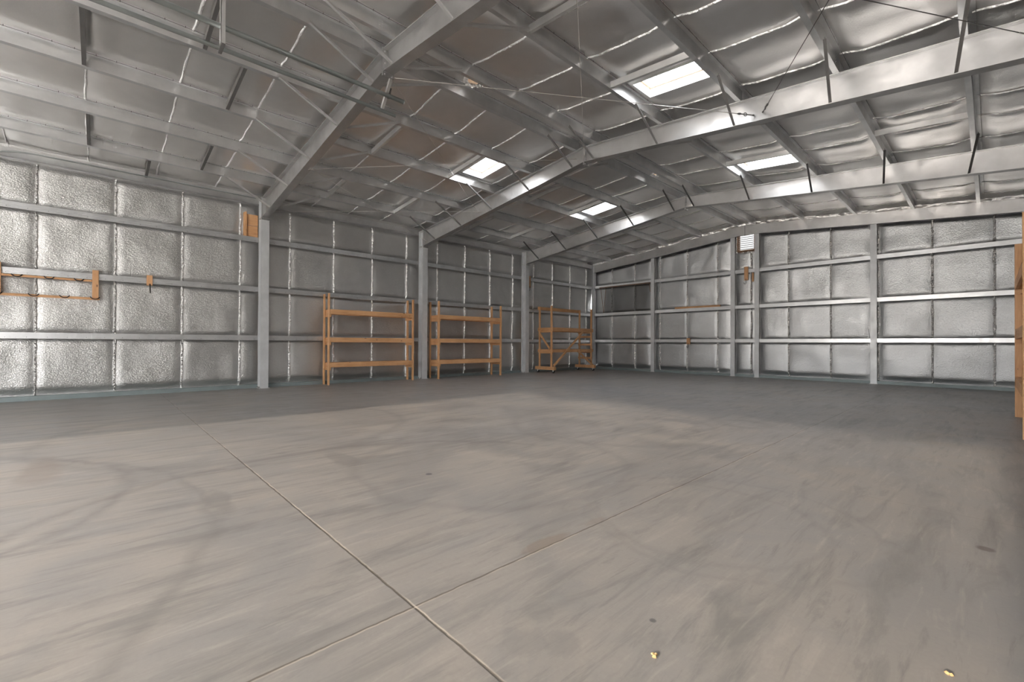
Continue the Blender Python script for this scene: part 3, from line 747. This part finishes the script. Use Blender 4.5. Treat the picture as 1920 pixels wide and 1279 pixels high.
# ------------------------------------------------------------------ shelving
def lumber(name, x0, x1, y0, y1, z0, z1, t, og, lab=None):
    dx, dy, dz = x1 - x0, y1 - y0, z1 - z0
    m_ = M_woodX if dx > dy and dx > dz else (M_woodY if dy > dz else M_woodZ)
    b = MB(); b.box(x0, x1, y0, y1, z0, z1); o = b.build(name, m_, t, og)
    bv = o.modifiers.new('edge', 'BEVEL'); bv.width = .003; bv.segments = 1
    return o
def shelving(name, xb, xf, y0, y1, top, levels, lab, cat='shelving unit', group=None, flip=1, zt_b=None, bh=.14):
    """xb back post outer x, xf front post outer x"""
    og = ((xb + xf) / 2, (y0 + y1) / 2, 0); t = thing(name, og, lab, cat, group)
    s = 1 if xf > xb else -1
    def X(a, b): return tuple(sorted((a, b)))
    zb = zt_b or top
    for y in (y0, y1):
        yy = (y, y + .04) if y == y0 else (y - .04, y)
        lumber('post', *X(xf, xf - s * .088), *yy, 0, top, t, og)
        lumber('post', *X(xb, xb + s * .088), *yy, 0, zb, t, og)
    for z in levels:
        a, b = y0 + .042, y1 - .042
        lumber('front_beam', *X(xf - s * .004, xf - s * .042), a, b, z - bh, z, t, og)
        lumber('back_beam', *X(xb + s * .004, xb + s * .042), a, b, z - bh, z, t, og)
        for yy in ((a, a + .038), (b - .038, b)):
            lumber('side_rail', *X(xb + s * .044, xf - s * .044), *yy, z - bh, z - .012, t, og)
            lumber('cleat', *X(xb, xf - s * .0), *(yy[0] + .001, yy[1] - .001), z - bh - .085, z - bh - .001, t, og)
        lumber('shelf_board', *X(xb + s * .044, xf - s * .044), a + .04, b - .04, z - .012, z - .001, t, og)
    return t
shelving('lumber_shelving', .03, .47, 4.91, 7.74, 2.69, (2.225, 1.395, .655), 'tall open lumber shelving unit left of the second column, nearer of the pair', group='lumber shelving units on the left wall')
shelving('lumber_shelving', .03, .66, 8.60, 11.50, 2.70, (2.225, 1.40, .655), 'tall open lumber shelving unit between the second and third columns', group='lumber shelving units on the left wall')
shelving('lumber_shelving', 14.36, 13.91, 8.93, 11.72, 3.01, (2.38, 1.52, .70), 'tall open lumber rack against the right wall, cut by the photo edge', bh=.165)

# rolling scaffold
y0, y1, xb, xf = 13.98, 16.76, .28, 1.05
og = ((xb + xf) / 2, (y0 + y1) / 2, 0)
t = thing('rolling_scaffold', og, 'wooden rolling scaffold on casters with ladder end in the far left corner', 'scaffold')
for y in (y0, y1):
    yy = (y, y + .04) if y == y0 else (y - .04, y)
    lumber('post', xf - .088, xf, *yy, .265, 2.84, t, og)
    lumber('post', xb, xb + .088, *yy, .265, 2.84, t, og)
    ye = (yy[0] - .04, yy[0] - .002) if y == y0 else (yy[1] + .002, yy[1] + .04)
    b0 = (yy[0] - .05, yy[1] + .04) 
    lumber('foot_skid', xb - .17, xf + .17, *b0, .13, .264, t, og)
    for xx in (xb - .05, xf + .07):
        yc = y + (.02 if y == y0 else -.02)
        c = MB(); c.tube([(xx, yc - .018, .055), (xx, yc + .018, .055)], .055, 16); w_ = c.build('caster_wheel', M_rubber, t, og, smooth=False)
        c = MB(); c.box(xx - .035, xx + .035, yc - .035, yc + .035, .118, .13); c.box(xx - .02, xx + .02, yc - .028, yc - .022, .05, .12); c.box(xx - .02, xx + .02, yc + .022, yc + .028, .05, .12); c.build('caster_fork', M_white, t, og)
for z, h in ((1.93, .16), (1.00, .13)):
    lumber('front_beam', xf - .13, xf - .09, y0, y1, z - h, z, t, og) if False else lumber('front_beam', xf + .001, xf + .039, y0 - .02, y1 + .02, z - h, z, t, og)
    lumber('back_beam', xb - .039, xb - .001, y0 - .02, y1 + .02, z - h, z, t, og)
    for yy in ((y0 + .042, y0 + .08), (y1 - .08, y1 - .042)):
        lumber('side_rail', xb - .0, xf, *yy, z - h - .05, z - .02, t, og)
    lumber('platform_board', xb + .002, xf - .002, y0 + .082, y1 - .082, z - .03, z - .002, t, og)
lumber('guard_rail', xb - .039, xb - .001, y0 - .02, y1 + .02, 2.70, 2.84, t, og)
def brace(name, a, b, wd, th, up, mt=M_woodY):
    m = MB(); m.bar(a, b, wd, th, up=up); return m.build(name, mt, t, og)
brace('diagonal_brace', (xf + .058, 14.02, .30), (xf + .058, 15.98, 1.76), .036, .09, (0, 0, 1))
brace('diagonal_brace', (xf + .058, 15.62, .93), (xf + .058, 16.84, .19), .036, .085, (0, 0, 1))
brace('diagonal_brace', (xb + .04, y0 - .02, 1.72), (xf - .10, y0 - .02, 1.02), .036, .085, (0, 0, 1), M_woodX)
for z in (1.58, 1.22, .60): lumber('ladder_rung', xb, xf, y1 - .08, y1 - .042, z - .06, z + .03, t, og)

# ------------------------------------------------------------------ small wooden things on the walls
# hanging rack frame on the left wall
og = (.02, -.78, 2.5)
t = thing('wall_tool_rack', og, 'wooden hanging frame with black hooks on the left wall girt', 'tool rack')
lumber('upright_board', .002, .040, -.115, -.008, 2.20, 2.835, t, og)
lumber('upright_board', .002, .040, -1.57, -1.455, 2.20, 2.84, t, og)
lumber('slat', .002, .028, -1.453, -.117, 2.572, 2.615, t, og)
lumber('slat', .041, .072, -1.57, .005, 2.17, 2.222, t, og)
for y, z, x in ((-1.241, 2.60, .028), (-.779, 2.60, .028), (-.326, 2.60, .028), (-1.0, 2.215, .072), (-.546, 2.215, .072), (-.068, 2.215, .072), (-1.51, 2.215, .072)):
    m = MB(); pts = [Vector((x + .02, y - .075 + .15 * k / 10, z - .028 + .045 * abs(k / 5 - 1) ** 3)) for k in range(11)]
    pts = [Vector((x, y - .075, z + .017))] + pts + [Vector((x, y + .075, z + .017))]
    m.tube(pts, .009, 6); m.build('hook', M_black, t, og)
def hanger(name, c, size, lab, wall, hook=True, grp=None):
    x0, x1, y0, y1, z0, z1 = size
    og = ((x0 + x1) / 2, (y0 + y1) / 2, z0); t = thing(name, og, lab, 'hook block', grp)
    o = lumber('backing_block', x0, x1, y0, y1, z0, z1, t, og)
    if hook:
        m = MB(); cx, cy = (x0 + x1) / 2, (y0 + y1) / 2
        if wall == 'L': A = lambda a, z: (x1 + .012, cy + a, z)
        else: A = lambda a, z: (cx + a, y0 - .012, z)
        pts = [A(0, z0 + .06), A(0, z0 - .04)] + [A(-.035 + .035 * math.cos(k * math.pi / 8) if True else 0, z0 - .10 - .035 * math.sin(k * math.pi / 8)) for k in range(0, 9)] + [A(-.078, z0 - .085)]
        m.tube(pts, .009, 6); m.build('hook', M_black, t, og, smooth=True)
    return t
og = (.02, .875, 2.58); t = thing('wall_peg', og, 'small wooden block with a black peg on the left wall right of the hanging frame', 'hook block')
lumber('backing_block', .002, .04, .82, .93, 2.58, 2.822, t, og)
m = MB(); m.tube([(.05, .88, 2.62), (.05, .885, 2.50), (.052, .89, 2.40)], .012, 6); m.build('peg', M_black, t, og)
hanger('wall_hook', 0, (.002, .04, 13.57, 13.72, 3.66, 4.16), 'wooden block with a black hook beside the third column', 'L')
hanger('wall_hook', 0, (7.18, 7.32, D - .04, D - .002, 3.70, 4.22), 'wooden block with a black hook below the louvered vent', 'F')
hanger('wall_hook', 0, (4.90, 5.05, D - .04, D - .002, 1.24, 1.50), 'small wooden block with a black hook on the lowest girt of the far wall', 'F')
tag(lumber('wood_scrap', 7.44, 7.50, D + .02, D + .06, 3.66, 3.98, None, None) if False else MB().box(7.44, 7.50, D + .02, D + .05, 3.64, 3.975).build('wood_scrap', M_woodZ, origin=(7.47, D + .035, 3.8)), 'small wooden stick behind the hook block under the vent', 'wood scrap')
tag(MB().box(4.35, 6.26, D + .005, D + .075, 2.757, 2.83).build('lumber_board', M_woodX, origin=(5.3, D + .08, 2.78)), 'long brown board lying on the middle girt of the far wall', 'board')
# wooden box standing on the upper girt behind the first column
og = (-.08, 2.99, 4.107); t = thing('wooden_crate', og, 'small open wooden box on the upper girt beside the first column', 'crate')
lumber('side_panel', -.10, -.0, 2.83, 2.85, 4.107, 4.74, t, og)
lumber('back_panel', -.08, -.06, 2.851, 3.18, 4.107, 4.41, t, og)
lumber('back_panel', -.08, -.06, 2.851, 3.18, 4.42, 4.72, t, og)
lumber('front_stile', -.04, .0, 2.851, 2.90, 4.107, 4.76, t, og)
# brown strip and rods hanging by the far left corner
og = (1.8, D - .01, 4.03); t = thing('screen_frame', og, 'thin brown frame with dark see-through screen under the upper girt beside the left corner', 'frame')
MB().box(.42, 3.20, D - .02, D - .003, 3.985, 4.035).build('top_rail', M_oldwood, t, og)
nm_ = bpy.data.materials.new('dark_screen_mesh'); nm_.use_nodes = True; g_ = nm_.node_tree; g_.nodes.clear()
a_ = g_.nodes.new('ShaderNodeBsdfTransparent'); b2 = g_.nodes.new('ShaderNodeBsdfDiffuse'); b2.inputs[0].default_value = (.05, .045, .04, 1)
mx = g_.nodes.new('ShaderNodeMixShader'); mx.inputs[0].default_value = .42; ot = g_.nodes.new('ShaderNodeOutputMaterial')
g_.links.new(a_.outputs[0], mx.inputs[1]); g_.links.new(b2.outputs[0], mx.inputs[2]); g_.links.new(mx.outputs[0], ot.inputs[0])
m = MB(); m.add([(.80, D - .008, 3.985), (.70, D - .008, 2.77), (3.20, D - .008, 2.77), (3.20, D - .008, 3.985)], [(0, 1, 2, 3)]); m.build('screen_mesh', nm_, t, og)
m = MB(); m.bar((.50, D - .012, 3.985), (.67, D - .012, 2.765), .022, .012, up=(0, 1, 0)); m.build('strut', M_oldwood, t, og)
m = MB(); m.bar((.80, D - .012, 3.985), (.68, D - .012, 2.765), .022, .012, up=(0, 1, 0)); m.build('strut', M_oldwood, t, og)
m = MB(); m.bar((3.14, D - .012, 3.985), (3.19, D - .012, 3.60), .03, .012, up=(0, 1, 0)); m.build('strut', M_oldwood, t, og)

# ------------------------------------------------------------------ louvered vent in the far wall
x0, x1, z0, z1 = FAN
og = ((x0 + x1) / 2, D + .12, z0); t = thing('louvered_vent', og, 'square louvered wall vent with bright slats high on the far end wall', 'vent')
m = MB(); f = .04
m.box(x0 - f, x0, D + .05, D + .26, z0 - f, z1 + f).box(x1, x1 + f, D + .05, D + .26, z0 - f, z1 + f).box(x0, x1, D + .05, D + .26, z0 - f, z0).box(x0, x1, D + .05, D + .26, z1, z1 + f)
m.build('vent_frame', M_rust, t, og)
ns = 8
for k in range(ns):
    z = z0 + (k + .35) * (z1 - z0) / ns
    m = MB(); m.add([(x0, D + .10, z + .0), (x1, D + .10, z + .0), (x1, D + .15, z + .012), (x0, D + .15, z + .012), (x0, D + .10, z + .022), (x1, D + .10, z + .022), (x1, D + .15, z + .034), (x0, D + .15, z + .034)],
                    [(0, 3, 2, 1), (4, 5, 6, 7), (0, 1, 5, 4), (1, 2, 6, 5), (2, 3, 7, 6), (3, 0, 4, 7)])
    m.build('louver_slat', M_louver, t, og)
sm = bpy.data.materials.new('sky_dimming_sheet'); sm.use_nodes = True; g_ = sm.node_tree; g_.nodes.clear()
a_ = g_.nodes.new('ShaderNodeBsdfTransparent'); a_.inputs[0].default_value = (.085, .085, .083, 1); ot = g_.nodes.new('ShaderNodeOutputMaterial'); g_.links.new(a_.outputs[0], ot.inputs[0])
MB().add([(x0, D + .22, z0), (x1, D + .22, z0), (x1, D + .22, z1), (x0, D + .22, z1)], [(0, 1, 2, 3)]).build('sky_dimming_sheet', sm, t, og)  # added sheet behind the slats, only there to dim the sky through the vent
# crinkled foil collar round the vent
m = MB(); n = 60
for q in range(4):
    for k in range(n):
        a = k / n * 4; sd = int(a); u = a - sd
        cx = [(x0, z0), (x1, z0), (x1, z1), (x0, z1)]; p = Vector((*cx[sd], 0)).lerp(Vector((*cx[(sd + 1) % 4], 0)), u)
        c_ = Vector(((x0 + x1) / 2, (z0 + z1) / 2, 0)); d = (p - c_); g = 1.12 + .09 * q
        pp = c_ + d * g
        m.v.append((pp.x, D + .12 - .05 * q * .3 + .03 * noise.noise(Vector((k * .7, q, 2))) + (.05 if q == 3 else 0), min(pp.y, 5.62)))
for q in range(3):
    for k in range(n):
        a = q * n + k; b = q * n + (k + 1) % n; m.f.append((a, b, b + n, a + n)); m.m.append(0)
m.build('foil_collar', M_tape, t, og)

# crumbs on the floor
for i, (x, y, r) in enumerate(((12.712, 1.628, .014), (13.516, 2.36, .012))):
    m = MB(); 
    for k in range(5):
        a = random.random() * 6.3; m.tube([(x + r * math.cos(a), y + r * math.sin(a), .0), (x + r * math.cos(a) * .4, y + r * math.sin(a) * .4, .006)], .005, 5)
    mt = bpy.data.materials.get('dry_leaf') or mat('dry_leaf', (.6, .42, .2), 0, .8)[0]
    tag(m.build('leaf_crumb', mt, origin=(x, y, 0)), ['tiny yellow crumb on the floor, bottom centre right', 'tiny yellow crumb on the floor near the bottom right corner'][i], 'debris', 'crumbs on the floor')
